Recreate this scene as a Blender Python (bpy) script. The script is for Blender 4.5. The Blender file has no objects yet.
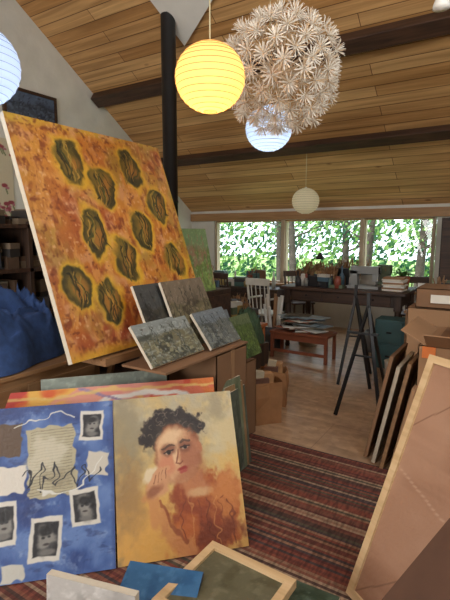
import bpy, bmesh, math, random
import numpy as np
from mathutils import Vector, Matrix
random.seed(7)
S=bpy.context.scene
try:
    S.view_settings.view_transform='Standard'
    S.view_settings.look='None'
except Exception: pass
PSI=math.radians(32.4); CS=math.cos(PSI); SN=math.sin(PSI)
CAMZ=1.6
# survey frame (right, ahead, up) -> room frame (x along window wall, y towards it)
def W(l,d,z=0.0): return Vector((-SN*d+CS*l, CS*d+SN*l, z))
def lin(c):
    r=[]
    for x in c[:3]:
        x=x/255.0
        r.append(x/12.92 if x<=0.04045 else ((x+0.055)/1.055)**2.4)
    return (r[0],r[1],r[2],1.0)

# ---------------- materials ----------------
def newmat(name):
    m=bpy.data.materials.new(name); m.use_nodes=True
    nt=m.node_tree; b=nt.nodes['Principled BSDF']
    return m,nt,b
MC={}
def plain(c,rough=0.6,var=0.12,scale=8.0,metal=0.0,bump=0.0,name=None,coat=0):
    key=(tuple(c),rough,var,scale,metal,bump)
    if key in MC: return MC[key]
    m,nt,b=newmat(name or 'mat_%d_%d_%d'%tuple(c[:3]))
    tc=nt.nodes.new('ShaderNodeTexCoord'); n=nt.nodes.new('ShaderNodeTexNoise')
    n.inputs['Scale'].default_value=scale; n.inputs['Detail'].default_value=5
    nt.links.new(tc.outputs['Object'],n.inputs['Vector'])
    r=nt.nodes.new('ShaderNodeValToRGB')
    L=lin(c)
    r.color_ramp.elements[0].position=0.3; r.color_ramp.elements[1].position=0.7
    r.color_ramp.elements[0].color=(L[0]*(1-var),L[1]*(1-var),L[2]*(1-var),1)
    r.color_ramp.elements[1].color=(min(1,L[0]*(1+var)),min(1,L[1]*(1+var)),min(1,L[2]*(1+var)),1)
    nt.links.new(n.outputs['Fac'],r.inputs['Fac']); nt.links.new(r.outputs['Color'],b.inputs['Base Color'])
    b.inputs['Roughness'].default_value=rough; b.inputs['Metallic'].default_value=metal
    if bump>0:
        bp=nt.nodes.new('ShaderNodeBump'); bp.inputs['Strength'].default_value=bump; bp.inputs['Distance'].default_value=0.02
        nt.links.new(n.outputs['Fac'],bp.inputs['Height']); nt.links.new(bp.outputs['Normal'],b.inputs['Normal'])
    MC[key]=m; return m
def wood(c1,c2,name,axis='X',scale=3.0,rough=0.55):
    m,nt,b=newmat(name)
    tc=nt.nodes.new('ShaderNodeTexCoord'); mp=nt.nodes.new('ShaderNodeMapping')
    sc={'X':(0.6,9,9),'Y':(9,0.6,9),'Z':(9,9,0.6)}[axis]
    mp.inputs['Scale'].default_value=sc
    n=nt.nodes.new('ShaderNodeTexNoise'); n.inputs['Scale'].default_value=scale; n.inputs['Detail'].default_value=6; n.inputs['Distortion'].default_value=0.6
    nt.links.new(tc.outputs['Object'],mp.inputs['Vector']); nt.links.new(mp.outputs['Vector'],n.inputs['Vector'])
    r=nt.nodes.new('ShaderNodeValToRGB'); r.color_ramp.elements[0].position=.3; r.color_ramp.elements[1].position=.7
    r.color_ramp.elements[0].color=lin(c1); r.color_ramp.elements[1].color=lin(c2)
    nt.links.new(n.outputs['Fac'],r.inputs['Fac']); nt.links.new(r.outputs['Color'],b.inputs['Base Color'])
    b.inputs['Roughness'].default_value=rough
    return m
def boards(name,c1,c2,cm,w,h,mortar,streak,rough,knots=True,flake=False,lo=(.62,.55,.47,1)):
    m,nt,b=newmat(name)
    tc=nt.nodes.new('ShaderNodeTexCoord')
    br=nt.nodes.new('ShaderNodeTexBrick'); br.inputs['Scale'].default_value=1
    br.inputs['Brick Width'].default_value=w; br.inputs['Row Height'].default_value=h
    br.inputs['Mortar Size'].default_value=mortar; br.inputs['Mortar Smooth'].default_value=0.3
    br.inputs['Color1'].default_value=lin(c1); br.inputs['Color2'].default_value=lin(c2); br.inputs['Mortar'].default_value=lin(cm)
    nt.links.new(tc.outputs['Object'],br.inputs['Vector'])
    mp=nt.nodes.new('ShaderNodeMapping'); mp.inputs['Scale'].default_value=streak
    n=nt.nodes.new('ShaderNodeTexNoise'); n.inputs['Scale'].default_value=2.2; n.inputs['Detail'].default_value=7; n.inputs['Distortion'].default_value=.8
    nt.links.new(tc.outputs['Object'],mp.inputs['Vector']); nt.links.new(mp.outputs['Vector'],n.inputs['Vector'])
    r=nt.nodes.new('ShaderNodeValToRGB'); r.color_ramp.elements[0].position=.3; r.color_ramp.elements[1].position=.68
    r.color_ramp.elements[0].color=lo; r.color_ramp.elements[1].color=(1.12,1.1,1.06,1)
    nt.links.new(n.outputs['Fac'],r.inputs['Fac'])
    mx=nt.nodes.new('ShaderNodeMix'); mx.data_type='RGBA'; mx.blend_type='MULTIPLY'; mx.inputs[0].default_value=1
    nt.links.new(br.outputs['Color'],mx.inputs[6]); nt.links.new(r.outputs['Color'],mx.inputs[7])
    out=mx.outputs[2]
    if knots:
        v=nt.nodes.new('ShaderNodeTexVoronoi'); v.inputs['Scale'].default_value=3.0
        mp2=nt.nodes.new('ShaderNodeMapping'); mp2.inputs['Scale'].default_value=(.6,1.4,1)
        nt.links.new(tc.outputs['Object'],mp2.inputs['Vector']); nt.links.new(mp2.outputs['Vector'],v.inputs['Vector'])
        r2=nt.nodes.new('ShaderNodeValToRGB'); r2.color_ramp.elements[0].position=.04; r2.color_ramp.elements[1].position=.12
        r2.color_ramp.elements[0].color=(.3,.17,.08,1); r2.color_ramp.elements[1].color=(1,1,1,1)
        nt.links.new(v.outputs['Distance'],r2.inputs['Fac'])
        m2=nt.nodes.new('ShaderNodeMix'); m2.data_type='RGBA'; m2.blend_type='MULTIPLY'; m2.inputs[0].default_value=.8
        nt.links.new(out,m2.inputs[6]); nt.links.new(r2.outputs['Color'],m2.inputs[7]); out=m2.outputs[2]
    if flake:
        v=nt.nodes.new('ShaderNodeTexVoronoi'); v.inputs['Scale'].default_value=22
        nt.links.new(tc.outputs['Object'],v.inputs['Vector'])
        r2=nt.nodes.new('ShaderNodeValToRGB'); r2.color_ramp.elements[0].position=.1; r2.color_ramp.elements[1].position=.9
        r2.color_ramp.elements[0].color=(.8,.76,.72,1); r2.color_ramp.elements[1].color=(1.1,1.08,1.05,1)
        nt.links.new(v.outputs['Color'],r2.inputs['Fac'])
        m2=nt.nodes.new('ShaderNodeMix'); m2.data_type='RGBA'; m2.blend_type='MULTIPLY'; m2.inputs[0].default_value=.8
        nt.links.new(out,m2.inputs[6]); nt.links.new(r2.outputs['Color'],m2.inputs[7]); out=m2.outputs[2]
    nt.links.new(out,b.inputs['Base Color']); b.inputs['Roughness'].default_value=rough
    return m

M_ceil=boards('pine_boards',(218,178,124),(188,142,88),(104,72,42),3.2,.155,.005,(.35,7,7),.5,lo=(.64,.57,.48,1))
M_floor=boards('plywood_floor',(192,162,134),(180,150,122),(146,118,96),2.44,1.22,.003,(1.2,4,2),.30,False,True,lo=(.68,.64,.60,1))
M_beam=wood((48,32,24),(84,58,42),'dark_beam','X')
M_plaster=plain((218,217,208),.9,.09,3,0,.8,'white_plaster')
M_trim=wood((150,112,74),(182,142,98),'pine_trim','X')
M_mull=wood((170,150,124),(200,182,156),'mullion_wood','Z')
M_dark=wood((46,32,26),(84,58,42),'dark_wood','X')
M_darkz=wood((42,30,24),(74,52,38),'dark_wood_v','Z')
M_pale=wood((196,162,116),(222,192,148),'pale_wood','X')
M_oak=wood((120,88,58),(154,116,78),'oak','Y')
M_card=plain((160,122,88),.85,.08,4,name='cardboard')
M_card2=plain((132,98,70),.85,.08,4,name='cardboard_brown')
M_canvas=plain((216,206,186),.9,.05,30,name='raw_canvas')
M_white=plain((226,224,216),.7,.04,6,name='white_paint')
M_black=plain((22,22,24),.45,.1,6,name='black_metal')
M_iron=plain((34,32,34),.4,.15,4,.6,name='black_iron')
M_paper=plain((228,222,208),.8,.05,12)

def rugmat():
    m,nt,b=newmat('striped_rug')
    tc=nt.nodes.new('ShaderNodeTexCoord'); sp=nt.nodes.new('ShaderNodeSeparateXYZ'); nt.links.new(tc.outputs['Object'],sp.inputs[0])
    mu=nt.nodes.new('ShaderNodeMath'); mu.operation='MULTIPLY'; mu.inputs[1].default_value=58
    fl=nt.nodes.new('ShaderNodeMath'); fl.operation='FLOOR'
    wn=nt.nodes.new('ShaderNodeTexWhiteNoise'); wn.noise_dimensions='1D'
    nt.links.new(sp.outputs['Y'],mu.inputs[0]); nt.links.new(mu.outputs[0],fl.inputs[0]); nt.links.new(fl.outputs[0],wn.inputs['W'])
    r=nt.nodes.new('ShaderNodeValToRGB'); r.color_ramp.interpolation='CONSTANT'
    cols=[(106,58,48),(124,66,52),(82,58,50),(142,106,84),(96,50,44),(84,76,62),(116,72,58),(156,130,106),(74,60,60),(130,80,62)]
    e=r.color_ramp.elements
    e[0].position=0; e[0].color=lin(cols[0]); e[1].position=.1; e[1].color=lin(cols[1])
    for i,c in enumerate(cols[2:],2):
        x=e.new(i/len(cols)); x.color=lin(c)
    nt.links.new(wn.outputs['Value'],r.inputs['Fac'])
    n=nt.nodes.new('ShaderNodeTexNoise'); n.inputs['Scale'].default_value=60
    mp=nt.nodes.new('ShaderNodeMapping'); mp.inputs['Scale'].default_value=(1,.25,1)
    nt.links.new(tc.outputs['Object'],mp.inputs['Vector']); nt.links.new(mp.outputs['Vector'],n.inputs['Vector'])
    r2=nt.nodes.new('ShaderNodeValToRGB'); r2.color_ramp.elements[0].position=.35; r2.color_ramp.elements[1].position=.65
    r2.color_ramp.elements[0].color=(.55,.55,.55,1); r2.color_ramp.elements[1].color=(1.15,1.15,1.15,1)
    nt.links.new(n.outputs['Fac'],r2.inputs['Fac'])
    mx=nt.nodes.new('ShaderNodeMix'); mx.data_type='RGBA'; mx.blend_type='MULTIPLY'; mx.inputs[0].default_value=1
    nt.links.new(r.outputs['Color'],mx.inputs[6]); nt.links.new(r2.outputs['Color'],mx.inputs[7])
    nt.links.new(mx.outputs[2],b.inputs['Base Color']); b.inputs['Roughness'].default_value=.95
    return m
M_rug=rugmat()
def attrmat():
    m,nt,b=newmat('artist_paint')
    a=nt.nodes.new('ShaderNodeVertexColor'); a.layer_name='Col'
    nt.links.new(a.outputs['Color'],b.inputs['Base Color']); b.inputs['Roughness'].default_value=.45
    tc=nt.nodes.new('ShaderNodeTexCoord'); n=nt.nodes.new('ShaderNodeTexNoise'); n.inputs['Scale'].default_value=45; n.inputs['Detail'].default_value=5
    bp=nt.nodes.new('ShaderNodeBump'); bp.inputs['Strength'].default_value=.45; bp.inputs['Distance'].default_value=.008
    nt.links.new(tc.outputs['Object'],n.inputs['Vector']); nt.links.new(n.outputs['Fac'],bp.inputs['Height']); nt.links.new(bp.outputs['Normal'],b.inputs['Normal'])
    return m
M_paint=attrmat()

# ---------------- mesh builder ----------------
class B:
    def __init__(s): s.v=[]; s.f=[]; s.m=[]; s.mats=[]; s.sm=[]
    def mi(s,mat):
        if mat not in s.mats: s.mats.append(mat)
        return s.mats.index(mat)
    def add(s,vs,fs,mat,M=None,smooth=False):
        o=len(s.v); k=s.mi(mat)
        for v in vs:
            v=Vector(v); s.v.append(M@v if M else v)
        for f in fs: s.f.append([o+i for i in f]); s.m.append(k); s.sm.append(smooth)
    def box(s,x0,x1,y0,y1,z0,z1,mat,M=None):
        vs=[(x0,y0,z0),(x1,y0,z0),(x1,y1,z0),(x0,y1,z0),(x0,y0,z1),(x1,y0,z1),(x1,y1,z1),(x0,y1,z1)]
        s.add(vs,[(0,3,2,1),(4,5,6,7),(0,1,5,4),(1,2,6,5),(2,3,7,6),(3,0,4,7)],mat,M)
    def cyl(s,p0,p1,r0,mat,r1=None,n=12,M=None,smooth=True):
        r1=r0 if r1 is None else r1
        p0=Vector(p0);p1=Vector(p1);a=(p1-p0).normalized()
        t=Vector((1,0,0)) if abs(a.x)<.8 else Vector((0,1,0))
        u=a.cross(t).normalized(); w=a.cross(u)
        vs=[];fs=[]
        for p,r in((p0,r0),(p1,r1)):
            for i in range(n):
                q=2*math.pi*i/n; vs.append(p+u*(r*math.cos(q))+w*(r*math.sin(q)))
        for i in range(n): fs.append((i,(i+1)%n,n+(i+1)%n,n+i))
        s.add(vs,fs,mat,M,smooth)
        s.add(vs,[tuple(reversed(range(n))),tuple(range(n,2*n))],mat,M,False)
    def bar(s,p0,p1,w,t,mat,up=(0,0,1)):
        p0=Vector(p0);p1=Vector(p1);a=(p1-p0).normalized();up=Vector(up)
        if abs(a.dot(up))>.95: up=Vector((0,1,0))
        u=a.cross(up).normalized()*(w/2); k=u.cross(a).normalized()*(t/2)
        vs=[p0-u-k,p0+u-k,p0+u+k,p0-u+k,p1-u-k,p1+u-k,p1+u+k,p1-u+k]
        s.add(vs,[(0,3,2,1),(4,5,6,7),(0,1,5,4),(1,2,6,5),(2,3,7,6),(3,0,4,7)],mat)
    def lathe(s,prof,mat,c=(0,0,0),n=20,smooth=True,M=None):
        vs=[];fs=[]
        for r,z in prof:
            for i in range(n):
                q=2*math.pi*i/n; vs.append((c[0]+r*math.cos(q),c[1]+r*math.sin(q),c[2]+z))
        for j in range(len(prof)-1):
            for i in range(n): fs.append((j*n+i,j*n+(i+1)%n,(j+1)*n+(i+1)%n,(j+1)*n+i))
        s.add(vs,fs,mat,M,smooth)
    def obj(s,name,loc=None,rot=0,bevel=0,keep=False):
        me=bpy.data.meshes.new(name)
        if loc is None and not keep:
            xs=[v.x for v in s.v];ys=[v.y for v in s.v];zs=[v.z for v in s.v]
            o=Vector(((min(xs)+max(xs))/2,(min(ys)+max(ys))/2,min(zs)))
            vs=[v-o for v in s.v]; loc=o
        else: vs=s.v; loc=loc or Vector((0,0,0))
        me.from_pydata([tuple(v) for v in vs],[],s.f)
        for m in s.mats: me.materials.append(m)
        for p,k,q in zip(me.polygons,s.m,s.sm): p.material_index=k; p.use_smooth=q
        me.update()
        ob=bpy.data.objects.new(name,me); S.collection.objects.link(ob)
        ob.location=loc; ob.rotation_euler=(0,0,rot)
        if bevel:
            b=ob.modifiers.new('b','BEVEL'); b.width=bevel; b.segments=2; b.limit_method='ANGLE'
        return ob

# ---------------- room shell ----------------
XL=-5.77; XR=1.5; YB=7.8; YF=-3.3; RY=1.5; SL=.672
def roof(y): return 2.08+SL*(YB-y) if y>=RY else 2.08+SL*(YB-RY)-SL*(RY-y)
b=B(); b.box(XL-.2,XR+.2,YF-.2,YB+.2,-.1,0,M_floor); b.obj('floor',loc=Vector((0,0,0)))
def slope(name,ya,yb):
    za,zb=roof(ya),roof(yb); L=math.hypot(yb-ya,zb-za); ang=math.atan2(zb-za,yb-ya)
    b=B(); b.box(XL-.2,XR+.2,0,L,0,.08,M_ceil)
    o=b.obj(name,loc=Vector((0,ya,za))); o.rotation_euler=(ang,0,0); return o
slope('ceiling',RY,YB+.25)
slope('ceiling_front_slope',YF-.2,RY)
b=B()
poly=[(XL,YF,0),(XL,YB,0),(XL,YB,roof(YB)),(XL,RY,roof(RY)),(XL,YF,roof(YF))]
back=[(XL-.2,)+p[1:] for p in poly]
b.add(poly+back,[(0,1,2,3,4),(9,8,7,6,5)]+[(i,(i+1)%5+0,(i+1)%5+5,i+5) for i in range(5)],M_plaster); b.obj('wall_left')
b=B()
poly=[(XR,)+p[1:] for p in poly]; back=[(XR+.2,)+p[1:] for p in poly]
b.add(poly+back,[(4,3,2,1,0),(5,6,7,8,9)]+[(i,(i+1)%5,(i+1)%5+5,i+5) for i in range(5)],M_plaster); b.obj('wall_right')
b=B(); b.box(XL-.2,XR+.2,YF-.2,YF,0,roof(YF),M_plaster); b.obj('wall_front')
SILL=.72; HT=1.88
wx=[(-5.17,-3.70),(-3.65,-2.25),(-2.20,-1.13)]
b=B()
b.box(XL,XR,YB,YB+.2,0,SILL,M_plaster); b.box(XL,XR,YB,YB+.2,HT,2.12,M_plaster)
b.box(XL,wx[0][0]-.04,YB,YB+.2,SILL,HT,M_plaster); b.box(wx[2][1]+.04,XR,YB,YB+.2,SILL,HT,M_plaster)
b.obj('wall_back')
M_glass,nt,bb=newmat('window_glass')
for n_ in list(nt.nodes):
    if n_.type=='BSDF_PRINCIPLED': nt.nodes.remove(n_)
tr=nt.nodes.new('ShaderNodeBsdfTransparent'); gl=nt.nodes.new('ShaderNodeBsdfGlossy'); gl.inputs['Roughness'].default_value=.02
ms=nt.nodes.new('ShaderNodeMixShader'); ms.inputs[0].default_value=.04
nt.links.new(tr.outputs[0],ms.inputs[1]); nt.links.new(gl.outputs[0],ms.inputs[2]); nt.links.new(ms.outputs[0],nt.nodes['Material Output'].inputs['Surface'])
for i,(a,c) in enumerate(wx):
    b=B(); f=.025
    b.box(a-.02,a+f,YB+.01,YB+.12,SILL,HT,M_mull); b.box(c-f,c+.02,YB+.01,YB+.12,SILL,HT,M_mull)
    b.box(a,c,YB+.01,YB+.12,SILL,SILL+f,M_trim); b.box(a,c,YB+.01,YB+.12,HT-f,HT,M_trim)
    b.box(a+f,c-f,YB+.06,YB+.066,SILL+f,HT-f,M_glass)
    b.obj('window_%d'%(i+1))
b=B(); b.box(XL+.01,XR-.01,YB-.05,YB-.002,HT+.005,HT+.15,M_trim); b.obj('trim_1',bevel=.004)
b=B(); b.box(XL+.01,XR-.01,YB-.12,YB-.002,SILL-.04,SILL,M_trim); b.obj('trim_2',bevel=.004)
b=B()
for x in (-3.675,-2.225): b.box(x-.035,x+.035,YB-.03,YB-.002,SILL,HT,M_mull)
b.obj('trim_3')
def purlin(y,h,t):
    b=B(); ang=math.atan(-SL); z=roof(y)
    M=Matrix.Translation((0,y,z))@Matrix.Rotation(ang,4,'X')
    b.box(XL+.02,XR-.02,-t/2,t/2,-h,-.004,M_beam,M)
    b.obj('ceiling_beam',bevel=.01)
purlin(5.33,.13,.19); purlin(6.55,.11,.16); purlin(3.75,.14,.18); purlin(2.4,.14,.18)
def onroof(x,y,off): return (x,y-off*.56,roof(y)-off*.83)
b=B()
pts=[(-3.95,3.72),(-3.72,4.95),(-2.45,4.28),(-2.2,3.1),(-2.9,2.4),(-4.3,2.7)]
lo=[onroof(x,y,.06) for x,y in pts]; hi=[onroof(x,y,.004) for x,y in pts]; n=len(pts)
b.add(lo+hi,[tuple(range(n)),tuple(reversed(range(n,2*n)))]+[(i,(i+1)%n,(i+1)%n+n,i+n) for i in range(n)],M_white); b.obj('chimney_surround_panel')
b=B(); b.bar((-1.95,3.0,roof(3.0)-.12),(-1.62,4.55,roof(4.55)-.05),.1,.12,M_beam); b.obj('roof_strut')

# ---------------- numpy painter ----------------
def vn(x,y,s=0):
    xi=np.floor(x); yi=np.floor(y); fx=x-xi; fy=y-yi; fx=fx*fx*(3-2*fx); fy=fy*fy*(3-2*fy)
    def h(a,c):
        t=np.sin(a*127.1+c*311.7+s*74.7)*43758.5453; return t-np.floor(t)
    return (h(xi,yi)*(1-fx)+h(xi+1,yi)*fx)*(1-fy)+(h(xi,yi+1)*(1-fx)+h(xi+1,yi+1)*fx)*fy
def fbm(x,y,s=0,o=4):
    r=0;a=.5;t=0
    for i in range(o): r=r+a*vn(x*2**i,y*2**i,s+i*3.1); t+=a; a*=.55
    return r/t
def ss(a,c,x):
    t=np.clip((x-a)/(c-a),0,1); return t*t*(3-2*t)
class P:
    def __init__(s,U,V,c): s.U=U; s.V=V; s.c=np.ones((len(U),3))*np.array(c,float)
    def mix(s,c,m): m=np.clip(m,0,1)[:,None]; s.c=s.c*(1-m)+np.array(c,float)*m
    def ell(s,cx,cy,rx,ry,c,ang=0,soft=.12,wob=.15,seed=1,op=1,asp=1):
        dx=(s.U-cx);dy=(s.V-cy)/asp; q=math.radians(ang)
        x=dx*math.cos(q)+dy*math.sin(q); y=-dx*math.sin(q)+dy*math.cos(q)
        r=np.sqrt((x/rx)**2+(y*asp/ry)**2)+wob*(fbm(s.U*14,s.V*14,seed)-.5)*2
        s.mix(c,(1-ss(1-soft,1+soft,r))*op); return r
    def line(s,pts,w,c,op=1,wob=.006,seed=3):
        X=s.U+(vn(s.U*25,s.V*25,seed)-.5)*wob*2; Y=s.V+(vn(s.U*25,s.V*25,seed+5)-.5)*wob*2
        d=np.full(len(s.U),9.)
        for (ax,ay),(bx,by) in zip(pts[:-1],pts[1:]):
            vx,vy=bx-ax,by-ay; L=vx*vx+vy*vy+1e-9
            t=np.clip(((X-ax)*vx+(Y-ay)*vy)/L,0,1)
            d=np.minimum(d,np.hypot(X-ax-t*vx,Y-ay-t*vy))
        s.mix(c,(1-ss(w*.6,w*1.3,d))*op)
    def rect(s,x0,x1,y0,y1,c,ang=0,op=1,e=.004,wob=.004,seed=2):
        cx,cy=(x0+x1)/2,(y0+y1)/2; q=math.radians(ang); dx=s.U-cx;dy=s.V-cy
        x=dx*math.cos(q)+dy*math.sin(q)+(vn(s.U*30,s.V*30,seed)-.5)*wob*2; y=-dx*math.sin(q)+dy*math.cos(q)+(vn(s.U*30,s.V*30,seed+4)-.5)*wob*2
        m=np.minimum((x1-x0)/2-np.abs(x),(y1-y0)/2-np.abs(y)); s.mix(c,ss(-e,e,m)*op)
def p_orange(U0,V0):
    U=U0+(fbm(U0*9,V0*9,91)-.5)*.05; V=V0+(fbm(U0*9,V0*9,95)-.5)*.05
    p=P(U,V,(186,104,46)); a=fbm(U*3.5,V*3.5,1); f=fbm(U*20,V*20,2,3); g=fbm(U*34,V*12,31,3); h=fbm(U0*55,V0*55,63,2)
    p.mix((152,70,42),ss(.42,.7,a)*.95); p.mix((204,142,56),ss(.42,.72,1-a)*.75)
    p.mix((210,158,66),ss(.28,0,U+.12*(f-.5))*.75*ss(1,.2,V)); p.mix((208,170,60),ss(.05,0,V)*.85); p.mix((206,160,54),ss(.965,1,U))
    p.mix((214,160,120),ss(.5,.8,f)*.7); p.mix((118,52,32),ss(.54,.78,fbm(U*26,V*26,7,3))*.7); p.mix((222,162,84),ss(.54,.76,g)*.7); p.mix((160,138,60),ss(.52,.75,fbm(U*7,V*7,47))*.55)
    p.mix((226,184,140),ss(.66,.86,h)*.6); p.mix((110,50,30),ss(.34,.14,h)*.6)
    p.mix((212,162,50),ss(.95,1,V)*.8)
    ov=[(.29,.17,8),(.46,.27,-5),(.70,.15,-14),(.32,.49,5),(.65,.47,0),(.84,.34,-10),(.48,.62,-10),(.13,.73,10),(.31,.79,0),(.86,.64,-8)]
    r_=random.Random(12)
    for i,(x,y,gg) in enumerate(ov):
        sx=r_.uniform(.9,1.08); sy=r_.uniform(.92,1.1)
        p.ell(x+.006,y,.090*sx,.116*sy,(220,178,52),gg,.22,.45,i+1,.85)
        p.ell(x,y,.070*sx,.094*sy,(62,58,32),gg,.12,.4,i+1,.97)
        p.ell(x-.012,y-.005,.050*sx,.072*sy,(134,110,46),gg,.4,.9,i+9,.85)
        p.ell(x+.012,y+.012,.036,.054,(176,118,52),gg+20,.5,1,i+15,.8)
        for k in range(9):
            q=r_.uniform(-.6,.6); ox=r_.uniform(-.046,.046); L=.078*sy*(1-abs(ox)*5); c=[(34,34,22),(44,40,26),(196,156,70),(32,32,22),(96,88,42),(40,38,26),(170,144,64),(36,34,24),(60,70,40)][k]
            pt=[(x+ox+q*.03*t+.012*math.sin(3*t+i),y+L*t) for t in(-1,-.5,0,.5,1)]; p.line(pt,r_.uniform(.0022,.0048),c,.8,.018,i+k)
    return p.c
def p_portrait(U0,V0):
    U=U0+(fbm(U0*12,V0*12,91)-.5)*.026; V=V0+(fbm(U0*12,V0*12,95)-.5)*.026
    p=P(U,V,(200,166,100)); a=fbm(U*3,V*3,4); f=fbm(U*12,V*12,6)
    p.mix((172,162,136),ss(.35,.65,a)*ss(.8,.1,V)); p.mix((212,186,124),ss(.5,.8,f)*.7)
    p.mix((194,142,72),ss(.5,1,V)*.6); p.mix((126,112,86),ss(.25,.03,U)*ss(.4,.7,f)*.85)
    p.ell(.1,.28,.14,.25,(142,132,106),0,.5,.8,3,.85); p.ell(.88,.3,.12,.25,(196,184,150),0,.4,.7,5,.7); p.ell(.86,.08,.1,.1,(144,132,104),0,.6,.9,6,.7)
    p.ell(.22,.82,.3,.2,(212,158,78),10,.7,.7,8,.7); p.ell(.1,.62,.1,.2,(150,118,76),0,.8,.8,9,.8); p.ell(.9,.5,.1,.08,(214,170,90),0,.7,.8,10,.7)
    p.ell(.70,.76,.26,.27,(166,92,48),10,.15,.45,11); p.ell(.62,.80,.19,.22,(134,62,38),0,.4,1,12,.85)
    p.ell(.86,.66,.1,.14,(194,126,70),20,.5,.9,13,.85); p.ell(.76,.9,.2,.08,(110,52,34),0,.5,1,14,.8); p.ell(.5,.88,.12,.1,(186,104,54),0,.6,1,17,.8)
    p.ell(.62,.60,.11,.08,(180,118,78),0,.35,.6,15); p.ell(.66,.64,.08,.03,(206,170,124),0,.5,.7,16,.7)
    for k in range(7): p.line([(.52+.06*k,.66+.01*k),(.5+.065*k,.8),(.54+.06*k,.96)],.006,[(96,44,30),(200,140,84),(120,58,38)][k%3],.6,.03,k)
    p.line([(.26,.64),(.32,.78),(.46,.92),(.54,1)],.055,(192,132,82),.8,.035); p.line([(.34,.68),(.42,.82),(.52,.92)],.014,(130,66,42),.7,.016)
    p.ell(.47,.245,.235,.135,(48,40,37),-6,.10,.5,33,.95)
    p.ell(.50,.385,.190,.185,(132,80,54),-18,.1,.16,21,.95); p.ell(.495,.39,.176,.17,(202,156,116),-18,.14,.16,22)
    p.ell(.61,.42,.08,.13,(158,98,70),-18,.5,.7,23,.85); p.ell(.40,.45,.07,.06,(196,126,94),0,.6,.7,24,.8); p.ell(.45,.28,.09,.045,(220,188,148),-18,.6,.6,25,.8)
    p.ell(.55,.54,.1,.035,(170,114,80),-18,.5,.6,26,.9); p.ell(.475,.39,.02,.06,(220,186,148),-6,.5,.5,27,.7)
    for x,y in((.425,.375),(.56,.35)):
        p.ell(x,y-.006,.05,.034,(128,82,62),-12,.5,.6,8,.85)
        p.ell(x,y,.028,.013,(190,172,150),-12,.3,.3,3,.8); p.ell(x+.002,y,.018,.014,(40,30,28),0,.3,.3,4)
        p.line([(x-.038,y+.004),(x-.01,y-.012),(x+.036,y-.010)],.006,(54,38,34),.9,.006)
        p.line([(x-.044,y-.030),(x-.01,y-.044),(x+.042,y-.042)],.007,(66,48,40),.7,.01)
    p.line([(.497,.37),(.492,.41),(.48,.445),(.507,.457),(.532,.444)],.006,(128,74,54),.85,.006)
    p.ell(.53,.490,.044,.014,(144,52,46),-12,.35,.4,5); p.ell(.535,.508,.03,.010,(166,80,68),-10,.35,.4,6)
    p.ell(.685,.355,.022,.04,(172,112,80),-10,.3,.3,7)
    p.ell(.33,.555,.10,.075,(196,144,104),-25,.25,.4,30); p.ell(.30,.60,.065,.03,(136,82,58),-25,.5,.6,31,.8); p.ell(.27,.50,.055,.038,(216,198,164),-30,.3,.6,34,.95)
    for k in range(4): p.line([(.27+.035*k,.56-.008*k),(.30+.03*k,.51-.008*k),(.335+.027*k,.485-.004*k)],.014,(200,148,108),.95,.008); p.line([(.288+.035*k,.56-.008*k),(.313+.03*k,.507-.01*k)],.0035,(126,76,56),.8,.004)
    r_=random.Random(5)
    arc=[(.24,.29),(.26,.24),(.30,.19),(.35,.155),(.40,.14),(.46,.13),(.52,.13),(.58,.14),(.63,.165),(.67,.20),(.70,.26)]
    for i in range(44):
        t=r_.random()*(len(arc)-1.001); k=int(t); u_=t-k; x=arc[k][0]*(1-u_)+arc[k+1][0]*u_+r_.gauss(0,.012); y=arc[k][1]*(1-u_)+arc[k+1][1]*u_+r_.gauss(0,.014); r=r_.uniform(.018,.034)
        p.ell(x,y,r,r*.82,(44,37,35),0,.35,1.1,40+i,.92)
    for i in range(26):
        t=r_.random()*(len(arc)-1.001); k=int(t); x,y=arc[k]; x+=r_.gauss(0,.03); y+=r_.uniform(-.03,.07)
        q=r_.uniform(0,6); p.line([(x+.02*math.cos(q+w),y+.016*math.sin(q+w)) for w in(0,1,2,3)],.003,(112,98,86),.6,.008,i)
    return p.c
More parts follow.
